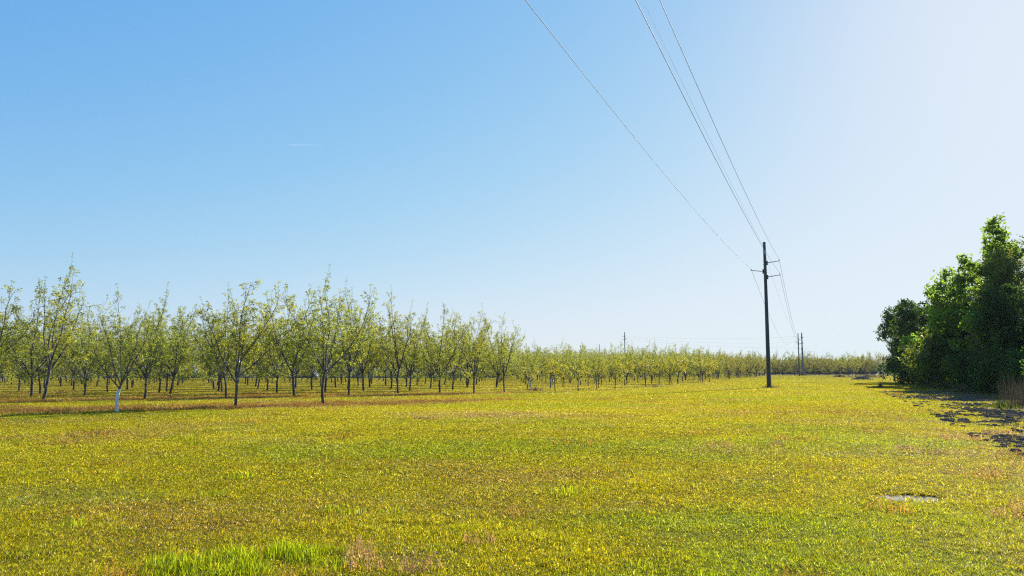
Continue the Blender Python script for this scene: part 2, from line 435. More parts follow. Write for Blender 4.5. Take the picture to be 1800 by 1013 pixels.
def stalks(seed, n, rad, h0, h1, wd, seedhead, c0=(1, 1, 1), lean=0.35, soft=False):
    rnd = random.Random(seed); mb = MB()
    for i in range(n):
        a = rnd.uniform(0, 2*math.pi); r = rad*(abs(rnd.gauss(0, 0.6)) if soft else math.sqrt(rnd.random())); v = rnd.uniform(0.6, 1.25)
        h = rnd.uniform(h0, h1)*(max(0.25, 1-0.6*r/rad) if soft else 1); x, y = r*math.cos(a), r*math.sin(a)
        ln = rnd.uniform(0, lean); az = rnd.uniform(0, 6.28)
        c = tuple(q*v for q in c0)
        blade(mb, rnd, x, y, h, wd, ln, c, az)
        for k in range(seedhead):
            z = h*rnd.uniform(0.5, 0.98); q = ln*z/h
            p = Vector((x+math.cos(az)*q*h*0.8, y+math.sin(az)*q*h*0.8, z*(1-0.15*ln)))
            s = wd*rnd.uniform(1.5, 3.0); e = Vector((rnd.uniform(-1, 1), rnd.uniform(-1, 1), rnd.uniform(-.4, 1))).normalized()
            g = e.orthogonal().normalized()*s*0.45
            mb.add([p, p+e*s*0.6+g, p+e*s*1.4, p+e*s*0.6-g], [(0, 1, 2, 3)], c)
    return mb

def build_grass():
    P = [proto("lawn_pattern", lawn_patch(100+i, 150, 0.21, 0.02, 0.06, 0.0062, dr)) for i, dr in enumerate((0.28, 0.32, 0.36, 0.46, 0.28))]
    P.append(proto("tuft_pattern", stalks(140, 50, 0.15, 0.04, 0.12, 0.007, 0, lean=0.7).mesh("tuft", M['blade'])))
    P.append(proto("tuft_pattern", stalks(141, 40, 0.14, 0.05, 0.16, 0.008, 0, lean=0.7).mesh("tuft", M['blade'])))
    P.append(proto("sorrel_pattern", stalks(142, 26, 0.16, 0.06, 0.19, 0.0045, 7, lean=0.4).mesh("sorrel", M['blade'])))
    P.append(proto("dry_pattern", stalks(143, 46, 0.22, 0.05, 0.2, 0.006, 2, lean=0.8).mesh("dry", M['blade'])))
    P += [proto("far_lawn_pattern", lawn_patch(160+i, 330, 1.0, 0.025, 0.065, 0.022, dr, 0.2, 1.3, 0.06, 6)) for i, dr in enumerate((0.36, 0.42, 0.5))]
    pos, sc, pk, tn = [], [], [], []
    # sample: number per area falls with distance while the patches widen
    n = 118000
    u = rng.random(n)
    d = 4.2*np.exp(u*math.log(330/4.2))
    d = d*(1+rng.normal(0, 0.02, n))
    lim = np.maximum(0.74*d+3.0, 5.0)
    x = rng.uniform(-1, 1, n)*lim; y = d
    keep = rng.random(n) < np.clip(1.15*d*1.0/lim*1.0+0.15, 0, 1)
    keep &= wood_floor(x, y) < rng.random(n)*0.9+0.25
    keep &= dirt_mask(x, y) < rng.random(n)*0.7+0.1
    keep &= ~((np.hypot((x-5.10)/0.56, (y-10.36)/0.55) < 1.0) & (rng.random(n) < 0.975))
    keep &= (vnoise(x, y, 0.22, 57, 2) > 0.30*rng.random(n)+0.14) | (d > 16)
    keep &= strip_mask(x, y) < rng.random(n)*1.2+0.35
    x, y, d = x[keep], y[keep], d[keep]; n = len(x)
    s = np.clip(d/8.5, 1.0, 14.0)*rng.uniform(0.8, 1.25, n)
    zsc = rng.uniform(0.75, 1.2, n)*(0.7+0.6*vnoise(x, y, 1.6, 50, 3))*(0.45+1.1*vnoise(x, y, 0.34, 52, 2))
    big = vnoise(x, y, 16, 60, 3); mid = vnoise(x, y, 3.2, 61, 3); sm = vnoise(x, y, 0.8, 62, 2); rd = vnoise(x, y, 5, 63, 3); gr = vnoise(x, y, 4.2, 64, 3)
    yel = np.array([0.32, 0.295, 0.022]); grn = np.array([0.25, 0.285, 0.024]); tan = np.array([0.30, 0.245, 0.06]); red = np.array([0.33, 0.225, 0.12]); gry = np.array([0.26, 0.27, 0.08])
    def lerp(a, b, t): return a*(1-t[:, None])+b*t[:, None]
    t = lerp(np.repeat(yel[None], n, 0), np.repeat(grn[None], n, 0), np.clip(sstep(0.5, 0.68, gr)*0.7+sstep(0.55, 0.8, sm)*0.4, 0, 1))
    t = lerp(t, np.repeat(tan[None], n, 0), sstep(0.5, 0.72, mid)*0.5)
    redp = np.zeros(n)
    for (rx, ry, rr) in ((4.3, 16.5, 1.3), (8.3, 16.0, 1.6), (7.6, 13.0, 1.2), (6.6, 15.6, 0.8), (-0.95, 6.95, 0.55), (-1.2, 30, 3.2), (5.9, 9.0, 0.4), (9.0, 13.2, 1.2), (12, 20, 2)):
        redp = np.maximum(redp, np.exp(-(((x-rx)/rr)**2+((y-ry)/(rr*0.8))**2)))
    redp = np.clip(redp*(0.4+rd), 0, 1)
    t = lerp(t, np.repeat(red[None], n, 0), redp*0.5)
    t = lerp(t, np.repeat(gry[None], n, 0), sstep(0.62, 0.75, vnoise(x, y, 2.6, 66, 3))*0.3)
    st = strip_mask(x, y)
    t = lerp(t, np.repeat(np.array([[0.225, 0.16, 0.085]]), n, 0), np.clip(st*1.15, 0, 0.85))
    orch = (1-sstep(-1, 4, x-edge_x(y)))*sstep(38, 46, y)
    t = lerp(t, np.repeat(np.array([[0.29, 0.255, 0.045]]), n, 0), orch*0.5)
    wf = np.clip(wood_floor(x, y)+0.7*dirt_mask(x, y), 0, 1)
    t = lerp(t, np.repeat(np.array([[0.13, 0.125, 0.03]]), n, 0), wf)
    t *= 0.93*np.where(d > 20, 0.93, 1.0)[:, None]*rng.uniform(0.78, 1.2, n)[:, None]*(0.85+0.3*big)[:, None]
    pick = rng.choice(5, n, p=[.26, .24, .2, .12, .18])
    pick = np.where(mid > 0.68, 3, pick)
    far = d > rng.uniform(11, 34, n)
    pick = np.where(far, rng.choice([9, 10, 11], n), pick)
    s = np.where(far, np.clip(d/52, 0.3, 6)*rng.uniform(0.85, 1.25, n), s)
    zsc = np.where(far, rng.uniform(0.8, 1.2, n)*np.clip(0.75+d/120, 0.9, 1.6), zsc)*(1-0.6*np.clip(strip_mask(x, y), 0, 1))
    # longer green tufts, sorrel, brown stalks
    tall = np.zeros(n)
    for (rx, ry, rr) in ((-2.4, 6.8, 0.6), (-1.9, 7.0, 0.4), (-2.5, 9.2, 0.5), (-2.1, 8.9, 0.4), (-3.6, 10.4, 0.3), (-5.4, 14, 0.4)):
        tall = np.maximum(tall, np.exp(-(((x-rx)/rr)**2+((y-ry)/(rr*0.75))**2)))
    tallm = (rng.random(n) < tall*0.4*sstep(0.35, 0.6, sm)) | (rng.random(n) < 0.001)
    tallm &= d < 25
    pick = np.where(tallm, rng.choice([5, 6], n), pick)
    t[tallm] = np.array([0.20, 0.26, 0.02])*rng.uniform(0.8, 1.25, (tallm.sum(), 1))
    tallm &= d < 25
    sorm = (rng.random(n) < redp*0.04) & ~far; pick = np.where(sorm, 7, pick)
    t[sorm] = np.array([0.30, 0.19, 0.20])*rng.uniform(0.8, 1.25, (sorm.sum(), 1))
    drm = (rng.random(n) < st*0.5*(y < 60)) | (rng.random(n) < 0.001); drm &= (d < 60); s = np.where(drm & far, 2.5, s); zsc = np.where(drm, np.minimum(zsc, 1.2), zsc); pick = np.where(drm, 8, pick)
    t[drm] = np.array([0.24, 0.145, 0.08])*rng.uniform(0.7, 1.3, (drm.sum(), 1))
    pos = np.stack([x, y, ground_z(x, y)-0.003], -1)
    sc = np.stack([s, s, zsc], -1)
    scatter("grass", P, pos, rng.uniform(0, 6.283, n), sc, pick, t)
build_grass()

# clods of turned soil along the wood's edge, and loose weeds among them
def clod_mesh(seed):
    import bmesh
    bm = bmesh.new(); bmesh.ops.create_icosphere(bm, subdivisions=2, radius=1)
    r = random.Random(seed)
    for v in bm.verts:
        v.co *= r.uniform(0.72, 1.12); v.co.z *= 0.62
    me = bpy.data.meshes.new("clod"); bm.to_mesh(me); bm.free(); me.materials.append(M['soil'])
    return me
def build_clods():
    P = [proto("clod_pattern", clod_mesh(i)) for i in range(5)]
    n = 24000
    y = 9+rng.random(n)**1.15*54; e = dirt_edge(y)
    x = e + rng.normal(1.2, 1.3, n)
    x = np.where(rng.random(n) < 0.35, e+rng.uniform(-1.2, 4.5, n), x)
    cl = vnoise(x, y, 1.6, 77, 3)
    keep = (rng.random(n) < sstep(0.3, 0.72, cl)*0.8) & (x > e-1.3)
    x, y, cl = x[keep], y[keep], cl[keep]; n = len(x)
    s = 0.02+0.075*rng.random(n)**3*(0.5+cl)+0.02*rng.random(n)
    big = rng.random(n) < 0.02; s[big] *= 1.25
    sc = np.stack([s*rng.uniform(.8, 1.5, n), s*rng.uniform(.8, 1.5, n), s*rng.uniform(0.7, 1.3, n)], -1)
    scatter("turned_soil_clods", P, np.stack([x, y, ground_z(x, y)+s*0.2], -1), rng.uniform(0, 6.28, n), sc, rng.integers(0, 5, n))
build_clods()

# ------------------------------------------------------------------ pecan trees
def grow(rnd, p, d, length, seg, up, wander):
    pts = [p.copy()]; d = d.normalized(); k = max(2, int(round(length/seg))); st = length/k
    for i in range(k):
        d = (d+Vector((rnd.gauss(0, wander), rnd.gauss(0, wander), rnd.gauss(0, wander)+up))).normalized()
        p = p+d*st; pts.append(p.copy())
    return pts

def at_t(pts, t):
    f = t*(len(pts)-1); i = min(int(f), len(pts)-2); u = f-i
    return pts[i].lerp(pts[i+1], u), (pts[i+1]-pts[i]).normalized()

def side_dir(rnd, d, ang, az=None):
    o = d.orthogonal().normalized(); az = rnd.uniform(0, 2*math.pi) if az is None else az
    o = Matrix.Rotation(az, 3, d) @ o
    return (d*math.cos(ang)+o*math.sin(ang)).normalized()

def leaf_cluster(mb, rnd, p, d, n, size, spread, tone):
    for i in range(n):
        e = (d*0.45+Vector((rnd.gauss(0, 1), rnd.gauss(0, 1), rnd.gauss(0, 0.8)-0.05))*spread).normalized()
        L = size*rnd.uniform(0.65, 1.35); wd = L*rnd.uniform(0.32, 0.5)
        q = p+e*rnd.uniform(0.0, 0.06)+Vector((rnd.gauss(0, .02), rnd.gauss(0, .02), rnd.gauss(0, .02)))
        s = side_dir(rnd, e, math.pi/2); nrm = e.cross(s)
        a = q+e*L*0.45+s*wd*0.5+nrm*wd*0.18; b = q+e*L-Vector((0, 0, L*0.15)); c = q+e*L*0.45-s*wd*0.5+nrm*wd*0.18
        v = tone*rnd.uniform(0.75, 1.25)
        mb.add([q, a, b, c], [(0, 1, 2), (0, 2, 3)], (v*rnd.uniform(.9, 1.12), v, v*rnd.uniform(.7, 1.2)))

def pecan(seed, H=6.5, fork=1.55, n_limb=5, spread=0.62, trunk_r=0.076, kink=0.0, dens=1.0, young=False, low=0):
    rnd = random.Random(seed); wood = MB(); leaf = MB()
    p0 = Vector((0, 0, -0.06)); d0 = Vector((rnd.gauss(0, 0.04), rnd.gauss(0, 0.04), 1))
    tr = grow(rnd, p0, d0, fork+0.06, 0.28, 0.02, 0.05)
    if kink:
        for i, q in enumerate(tr):
            t = i/(len(tr)-1); q.x += kink*math.sin(t*math.pi)
    L = len(tr)
    rad = [trunk_r*(1.28 if i == 0 else 1.05-0.22*i/(L-1)) for i in range(L)]
    wood.tube(tr, rad, 9)
    top = tr[-1]; limbs = []
    a0 = rnd.uniform(0, 6.28)
    lead = rnd.random() < 0.75
    for k in range(n_limb):
        az = a0+2*math.pi*k/n_limb+rnd.gauss(0, 0.25)
        ang = spread*rnd.uniform(0.65, 1.5)
        st, _ = at_t(tr, rnd.uniform(0.78, 1.0)) if k else (top, None)
        ln = (H-fork)*rnd.uniform(0.78, 1.02)
        if k == 0 and lead: ang *= 0.25; ln = (H-fork)*1.02
        d = Vector((math.cos(az)*math.sin(ang), math.sin(az)*math.sin(ang), math.cos(ang)))
        pts = grow(rnd, st, d, ln, 0.3, 0.055, 0.085)
        r0 = trunk_r*rnd.uniform(0.42, 0.58); m = len(pts)
        wood.tube(pts, [max(0.0075, r0*(1-i/(m-1))**0.9+0.006) for i in range(m)], 5, cap=False)
        limbs.append((pts, ln, r0))
    size = 0.12
    for k in range(low):                              # low shoots spreading under the crown
        st, _ = at_t(tr, rnd.uniform(0.72, 0.98)); az = rnd.uniform(0, 6.28); ang = rnd.uniform(0.95, 1.35)
        ln = rnd.uniform(0.9, 1.6)
        pts = grow(rnd, st, Vector((math.cos(az)*math.sin(ang), math.sin(az)*math.sin(ang), math.cos(ang))), ln, 0.2, 0.03, 0.1); m = len(pts)
        wood.tube(pts, [max(0.006, 0.022*(1-i/(m-1))) for i in range(m)], 4, cap=False)
        limbs.append((pts, ln, 0.02))
    for pts, ln, r0 in limbs:
        nb = int(ln*3.9)
        for j in range(nb):
            t = 0.13+0.87*(j+rnd.random())/nb
            p, d = at_t(pts, min(t, 0.999))
            bl = (0.34+1.25*(1-t)**0.8*rnd.uniform(0.5, 1.15))*(0.6 if young else 1)
            e = side_dir(rnd, d, rnd.uniform(0.5, 1.05)); e.z = max(e.z, -0.15)
            bp = grow(rnd, p, e, bl, 0.2, 0.07, 0.13); m = len(bp)
            rb = max(0.006, r0*(1-t)*0.42)
            wood.tube(bp, [max(0.0045, rb*(1-i/(m-1))+0.003) for i in range(m)], 3, cap=False)
            nt_ = max(1, int(bl*5.7*dens*(1.15-0.5*t)))
            for q in range(nt_):
                tt = 0.25+0.75*(q+rnd.random())/nt_
                pp, dd = at_t(bp, min(tt, 0.999)); ee = side_dir(rnd, dd, rnd.uniform(0.4, 1.0))
                tl = rnd.uniform(0.08, 0.3); e2 = pp+ee*tl+Vector((0, 0, tl*0.25))
                wood.tube([pp, e2], [0.0045, 0.0035], 3, cap=False)
                leaf_cluster(leaf, rnd, e2, ee, rnd.randint(7, 12), size, 0.9, rnd.uniform(0.65, 1.3))
            leaf_cluster(leaf, rnd, bp[-1], d, rnd.randint(5, 9), size, 0.7, rnd.uniform(0.85, 1.2))
        # bare whips above the crown, a tuft of leaves at each tip
        for j in range(rnd.randint(1, 3)):
            p, d = at_t(pts, rnd.uniform(0.72, 0.98))
            wp = grow(rnd, p, (d+Vector((rnd.gauss(0, .3), rnd.gauss(0, .3), 0.8))).normalized(), rnd.uniform(0.5, 1.3)*(0.4 if young else 1), 0.22, 0.09, 0.06)
            wood.tube(wp, [max(0.005, 0.009*(1-i/len(wp))) for i in range(len(wp))], 3, cap=False)
            for i in range(1, len(wp)):
                leaf_cluster(leaf, rnd, wp[i], d, rnd.randint(2, 5) if i < len(wp)-1 else 8, size*0.8, 0.6, rnd.uniform(0.75, 1.0))
    lm = M['young_leaf'] if young else M['pecan_leaf']
    return wood.mesh("pecan_wood", M['bark'], True), leaf.mesh("pecan_crown", lm), wood, leaf

PV = []
spec = [dict(seed=11, H=7.0, fork=1.85, n_limb=5, spread=.5, dens=.8), dict(seed=12, H=6.2, fork=1.5, n_limb=6, spread=.66, dens=1.1), dict(seed=13, H=6.8, fork=1.9, n_limb=5, spread=.55, kink=.13),
        dict(seed=14, H=6.5, fork=1.5, n_limb=6, spread=.6, low=3), dict(seed=15, H=6.6, fork=1.4, n_limb=5, spread=.64, low=4), dict(seed=16, H=7.0, fork=1.8, n_limb=5, spread=.48, dens=.8),
        dict(seed=17, H=6.3, fork=1.35, n_limb=6, spread=.64, dens=1.05, low=4), dict(seed=18, H=6.6, fork=1.5, n_limb=5, spread=.58, kink=-.08, low=3), dict(seed=19, H=6.4, fork=1.4, n_limb=6, spread=.56, dens=.9, low=3),
        dict(seed=20, H=6.7, fork=1.4, n_limb=6, spread=.62, low=4)]
for s_ in spec: PV.append((pecan(**s_), s_['H']))
YV = [(pecan(seed=40+i, H=2.9, fork=1.15, n_limb=5, spread=.85, trunk_r=.042, dens=1.35, young=True), 2.9) for i in range(4)]

def place_pecan(x, y, H, var, rz, label, group=None, tilt=(0, 0), young=False, guard=None):
    (wm, lm, _, _), h0 = (YV if young else PV)[var % (4 if young else len(PV))]
    s = H/(h0*1.06)
    t = empty("young_pecan_tree" if young else "pecan_tree", (x, y, float(ground_z(x, y))), (tilt[0], tilt[1], rz), s)
    tag(t, label, "tree", group)
    link("trunk", wm, t); link("crown", lm, t)
    if guard:
        gr_ = 0.055 if young else 0.058
        mb = MB(); k = [Vector((-0.07*math.sin(q*math.pi), 0.0, q*guard/s)) for q in np.linspace(0, 1, 8)]
        mb.tube(k, [gr_/s if i else gr_*1.06/s for i in range(8)], 14, cap=False)
        g = link("trunk_guard", mb.mesh("trunk_guard", M['guard'], True), t); g["label"] = "white tree guard sleeve round the foot of the trunk"
    return t

NEAR = [  # x, y, height, variant, turn, tilt, label
 (-26.0, 44.6, 7.9, 0, 0.4, (0, 0.16), "tallest pecan tree at the left, trunk leaning right, bare shoots above its neighbours"),
 (-20.8, 45.5, 6.1, 3, 1.9, (0, 0.02), "upright pecan tree just right of the tree with the white guard"),
 (-27.8, 52.2, 5.6, 8, 3.1, (0, -0.03), "pecan tree with pale trunk between the tall leaning tree and the white-guarded tree"),
 (-33.8, 57.5, 6.0, 4, 5.0, (0, 0), "dark thick-trunked pecan tree just left of the tall leaning tree"),
 (-30.9, 61.4, 6.1, 7, 0.8, (0, 0), "wide-forked pecan tree close left behind the white-guarded tree"),
 (-25.6, 58.2, 6.3, 9, 2.2, (0, -0.07), "pecan tree leaning left between the guarded tree's neighbour and the open alley"),
 (-12.4, 36.1, 6.0, 1, 1.1, (0, 0.06), "broad pecan tree with a dark low-forked trunk, nearest beside the orchard alley"),
 (-17.6, 49.4, 6.6, 5, 4.0, (0, 0.11), "pecan tree with grey trunk leaning right, close behind the broad low-forked tree"),
 (-9.2, 39.2, 6.7, 2, 2.9, (0, -0.03), "tall pecan tree with a kinked trunk, nearest one at the centre of the orchard"),
 (-14.0, 51.6, 7.5, 6, 0.2, (0, 0), "pecan tree with straight grey trunk just left of the kinked-trunk tree"),
 (-11.0, 54.1, 7.3, 0, 2.5, (0, 0), "pecan tree with straight trunk just right of the kinked-trunk tree"),
 (-11.8, 63.8, 7.6, 3, 4.4, (0, 0.05), "second pecan tree right of the kinked-trunk tree, its base flared and leaning right"),
 (-17.2, 58.8, 7.4, 9, 5.5, (0, 0), "pecan tree midway between the broad low-forked tree and the kinked-trunk tree"),
 (-8.1, 57.1, 7.2, 5, 0.9, (0, 0), "tall narrow pecan tree, fourth from the end of the edge row"),
 (-5.2, 57.6, 6.3, 8, 3.6, (0, 0), "pecan tree third from the right end of the edge row"),
 (-2.8, 59.0, 6.2, 0, 5.2, (0, 0.05), "pecan tree second from the right end of the edge row, trunk leaning right"),
 (-0.6, 60.9, 5.7, 5, 2.0, (0, -0.03), "last tall pecan tree at the right end of the edge row"),
 (-28.4, 42.9, 6.9, 6, 1.4, (0, 0.0), "pecan tree cut by the left border of the photo"),
 (-23.1, 63.1, 7.0, 7, 3.3, (0, 0), "pecan tree at the near corner of the right side of the alley"),
]
GN = "mature pecan trees along the near edge of the orchard"
for (x, y, H, v, rz, tl, lb) in NEAR:
    place_pecan(x, y, H, v, rz, lb, GN, tl)
place_pecan(-15.3, 31.2, 4.7, 5, 0.6, "small pecan tree with a curved white guard around its lower trunk", GN, (0, 0.03), guard=0.9)

YNG = [
 (1.6, 65.8, 2.3, 0, 0.1, "young pecan tree with pale sleeved trunk beside the last tall edge tree", 0.95),
 (3.4, 63.1, 2.7, 1, 1.0, "young pecan tree with bent dark trunk, first of the small edge trees", None),
 (5.2, 63.1, 2.6, 2, 2.0, "young pecan tree with straight dark trunk at the very edge of the grass", None),
 (7.4, 69.8, 2.7, 3, 3.0, "young pecan tree with thin pale stem right of the straight dark one", None),
 (9.1, 70.9, 2.9, 0, 4.0, "young pecan tree with dark trunk below the lone distant utility pole", None),
 (3.5, 73.2, 3.0, 1, 5.0, "young pecan tree with pale sleeved trunk behind the bent dark-trunked one", 0.9),
 (13.5, 81.0, 3.0, 2, 0.6, "young pecan tree with crooked thin trunk beside reddish weeds", None),
 (12.3, 87.3, 3.6, 3, 1.7, "young pecan tree just right of the lone distant utility pole, set back", None),
 (17.7, 96.5, 3.5, 0, 2.6, "young pecan tree, left one of three close together along the orchard edge", None),
 (18.9, 96.5, 3.5, 1, 3.7, "young pecan tree, middle one of three close together along the orchard edge", None),
 (20.4, 98.6, 3.8, 2, 4.5, "young pecan tree, right one of three close together along the orchard edge", None),
 (26.9, 113.4, 4.0, 3, 5.5, "young pecan tree, left one of a far pair standing out into the grass", None),
 (29.4, 119.4, 4.3, 0, 0.3, "young pecan tree, right one of a far pair standing out into the grass", None),
]
for (x, y, H, v, rz, lb, gd) in YNG:
    place_pecan(x, y, H, v, rz, lb, "young pecan trees along the right edge of the orchard", young=True, guard=gd)
for x, y, H, v, lb in ((95.2, 226.6, 7.0, 2, "left one of two far pecan trees standing before the row beyond the double poles"), (97.8, 228, 7.2, 5, "right one of two far pecan trees standing before the row beyond the double poles")):
    place_pecan(x, y, H, v, v, lb, "two far pecan trees near the woods")

taken = np.array([(q[0], q[1]) for q in NEAR+YNG]+[(-15.3, 31.2)])
cand = []
for k in range(0, 40):
    for j in range(-60, 90):
        c = ROW0+ROW_V*row_offset(k)+ROW_U*(j*IN_ROW)
        x = c[0]+rng.normal(0, 0.22); y = c[1]+rng.normal(0, 0.22)
        if rng.random() < 0.05 or y < 40 or k < 2: continue
        if x > edge_x(y)-1.2 or x < -0.70*y-4: continue
        if y > far_limit(x, y): continue
        if np.hypot(taken[:, 0]-x, taken[:, 1]-y).min() < 2.9: continue
        cand.append((math.hypot(x, y), x, y, k))
for j in range(1, 30):                     # the row beyond the double poles, across the end of the field
    for r in range(3):
        x = 100+j*4.0+rng.normal(0, .3)-r*2; y = 318-0.55*(x-100)*0.4+r*8+rng.normal(0, .3)
        if x < 0.43*y+16: cand.append((math.hypot(x, y)+30, x, y, 60))
cand.sort()
INDIV = 300-len(NEAR)-3
ordn = ["second", "third", "fourth", "fifth", "sixth", "seventh", "eighth", "ninth", "tenth", "eleventh", "twelfth", "thirteenth", "fourteenth", "fifteenth", "sixteenth"]
nth = ["first", "second", "third", "fourth", "fifth", "sixth", "seventh", "eighth", "ninth", "tenth", "eleventh", "twelfth", "thirteenth", "fourteenth", "fifteenth", "sixteenth", "seventeenth", "eighteenth", "nineteenth", "twentieth"]
def alley_x(y): return float(np.interp(y, [36.1, 176], [-12.4, -67.3]))-1.9
rows = {}
for i, (dd, x, y, k) in enumerate(cand):
    if i < INDIV:
        side = "left" if x < alley_x(y) else ("right" if x < 0 else "edge")
        rows.setdefault((k, side), []).append((x, i))
LAB = {}
for (k, side), lst in rows.items():
    lst.sort(reverse=(side != "right"))
    o = ordn[min(max(k-1, 0), len(ordn)-1)]
    for q, (x, i) in enumerate(lst):
        w_ = nth[q] if q < len(nth) else "farthest"
        LAB[i] = (f"mature pecan tree, {w_} {side} of the alley in the {o} orchard row" if side != "edge" else f"pecan tree, {w_} in from the grass edge in the {o} orchard row")
far_pts = []
for i, (dd, x, y, k) in enumerate(cand):
    H = 6.9*rng.uniform(0.84, 1.12)
    near_edge = edge_x(y)-x
    if 58 < y < 125 and x > -1 and near_edge < 16: H *= 0.55+0.45*near_edge/16
    if x/y > -0.012 and y < 230: H = min(H, (1.6+0.034*y)*rng.uniform(0.8, 1.1))
    if y > 220: H *= 1.12
    if k == 60: H *= 1.28
    if i < INDIV:
        place_pecan(x, y, H, int(rng.choice([1, 3, 4, 6, 7, 8, 9])), rng.uniform(0, 6.28), LAB[i], "pecan trees in the orchard rows behind the edge", (rng.normal(0, .03), rng.normal(0, .03)))
    else:
        far_pts.append((x, y, H))
def joined(wm, lm, h0):
    mb = MB(); mb.v = wm.v+lm.v; mb.c = wm.c+lm.c; b = len(wm.v)
    mb.f = wm.f+[tuple(i+b for i in f) for f in lm.f]; mb.m = [0]*len(wm.f)+[1]*len(lm.f)
    return mb.mesh("far_pecan", [M['bark'], M['pecan_leaf_hazed']])
FP = [proto("far_pecan_pattern", joined(PV[i][0][2], PV[i][0][3], PV[i][1])) for i in (4, 3, 6, 9)]
fp = np.array(far_pts); nf = len(fp); sfac = fp[:, 2]/(6.9*1.06)
tag(scatter("distant_orchard_trees", FP, np.stack([fp[:, 0], fp[:, 1], ground_z(fp[:, 0], fp[:, 1])], -1), rng.uniform(0, 6.28, nf), np.repeat(sfac[:, None], 3, 1), rng.integers(0, 4, nf)),
    "distant pecan trees merging into one pale green mass", "trees")
print("pecans", len(cand), "far", nf)

# ------------------------------------------------------------------ the woods on the right
def wood_tree(seed, H, rad, shape, leaf_key, n_clump, per, size, base=0.08, trunk_r=0.16, open_top=0.0):
    rnd = random.Random(seed); wood = MB(); leaf = MB()
    tr = grow(rnd, Vector((0, 0, -0.1)), Vector((0, 0, 1)), H*0.93, 0.7, 0.05, 0.035); L = len(tr)
    wood.tube(tr, [max(0.015, trunk_r*(1.25 if i == 0 else (1-i/(L-1))**0.85)) for i in range(L)], 7, cap=False)
    lumps = [(rnd.uniform(0, 6.28), rnd.uniform(0.1, 0.95), rnd.uniform(0.5, 1.35)) for _ in range(26)]
    def prof(t):
        if shape == 'cone': return (1-t)**0.85*min(1, 0.6+t*1.8)+0.015
        if shape == 'round': return math.sqrt(max(0.02, 1-((t-0.42)/0.6)**2))
        return min(1, 0.75+t)*math.sqrt(max(0.02, 1-((t-0.3)/0.72)**2))
    def lump(az, t):
        v = 1.0
        for a, tt, k in lumps:
            q = math.cos(az-a)*0.5+0.5
            v += (k-1)*math.exp(-((t-tt)/0.12)**2)*q*q*1.4
        return v
    boughs = []
    nbg = max(14, int(H*rad*1.3))
    for i in range(nbg):
        t = base+(0.97-base)*((i+rnd.random())/nbg)**(1.1 if shape == 'cone' else 0.9)
        az = i*2.399+rnd.gauss(0, 0.5); rr = rad*prof(t)*lump(az, t)*rnd.uniform(0.35, 1.15)
        c0, _ = at_t(tr, min(0.99, t*0.93)); br = min(0.28*rad, rnd.uniform(0.5, 1.0)*((0.2+0.85*prof(t)) if shape == 'cone' else (0.5+0.5*prof(t))))
        ce = Vector((c0.x+math.cos(az)*rr, c0.y+math.sin(az)*rr, t*H*0.97+0.1))
        s, _ = at_t(tr, max(0.04, min(0.97, t-0.02-0.1*rr/max(rad, .1))))
        wood.tube([s, s.lerp(ce, 0.55)+Vector((0, 0, -0.08*rr)), ce], [0.05*(1.1-t)+0.008, 0.03*(1.1-t)+0.006, 0.01], 4, cap=False)
        boughs.append((ce, br, t, rnd.uniform(0.75, 1.25)))
    wts = [b[1]**2 for b in boughs]
    for i in range(n_clump):
        ce, br, t, btone = rnd.choices(boughs, wts)[0]
        o = Vector((rnd.gauss(0, 1), rnd.gauss(0, 1), rnd.gauss(0, 1.0)))
        o = o.normalized()*br*(0.35+0.75*rnd.random()**0.6)
        p = ce+Vector((o.x, o.y, o.z*1.15))
        spray = rnd.random() < 0.10
        if spray: p = ce+Vector((o.x, o.y, abs(o.z)+0.1))*1.45
        if p.z < 0.1: p.z = 0.1+0.3*rnd.random()
        cr = rnd.uniform(0.2, 0.42); tone = btone*rnd.uniform(0.75, 1.25)
        if spray: cr *= 0.6
        for j in range(per//2 if spray else per):
            o = Vector((rnd.gauss(0, 1), rnd.gauss(0, 1), rnd.gauss(0, 0.75)))*cr*0.62
            q = p+o
            if q.z < 0.03: q.z = 0.05+rnd.random()*0.2
            nrm = Vector((rnd.gauss(0, .7), rnd.gauss(0, .7), rnd.gauss(0.45, .6))).normalized()
            u = side_dir(rnd, nrm, math.pi/2); v = nrm.cross(u); s_ = size*rnd.uniform(0.6, 1.3)
            k = tone*rnd.uniform(0.75, 1.25); c = (k*rnd.uniform(.85, 1.15), k, k*rnd.uniform(.75, 1.2))
            leaf.add([q-u*s_*.5, q+v*s_*.38-nrm*s_*.1, q+u*s_*.6, q-v*s_*.38-nrm*s_*.1], [(0, 1, 2), (0, 2, 3)], c)
    return wood.mesh("wood_trunk", M['wood_bark'], True), leaf.mesh("wood_crown", M[leaf_key])

def pine_tree(seed, H):
    rnd = random.Random(seed); wood = MB(); leaf = MB()
    tr = grow(rnd, Vector((0, 0, -0.1)), Vector((0.02, 0, 1)), H, 0.6, 0.05, 0.02); L = len(tr)
    wood.tube(tr, [max(0.015, 0.13*(1-i/(L-1))) for i in range(L)], 7, cap=False)
    for i in range(60):
        t = 0.12+0.88*rnd.random(); s, _ = at_t(tr, min(t, .995)); az = rnd.uniform(0, 6.28)
        ln = (1-t)*1.5+0.25; d = Vector((math.cos(az), math.sin(az), rnd.uniform(0.15, 0.9)))
        bp = grow(rnd, s, d, ln, 0.25, 0.12, 0.08)
        wood.tube(bp, [max(.006, .022*(1-t))]*len(bp), 3, cap=False)
        for q in bp[1:]:
            for k in range(26):
                e = Vector((rnd.gauss(0, 1), rnd.gauss(0, 1), rnd.gauss(0.5, 1))).normalized(); ll = rnd.uniform(.12, .24)
                sd = side_dir(rnd, e, math.pi/2)*0.022
                leaf.add([q-sd, q+sd, q+e*ll], [(0, 1, 2)], (1, 1, 1))
    return wood.mesh("pine_trunk", M['wood_bark'], True), leaf.mesh("pine_crown", M['needle'])

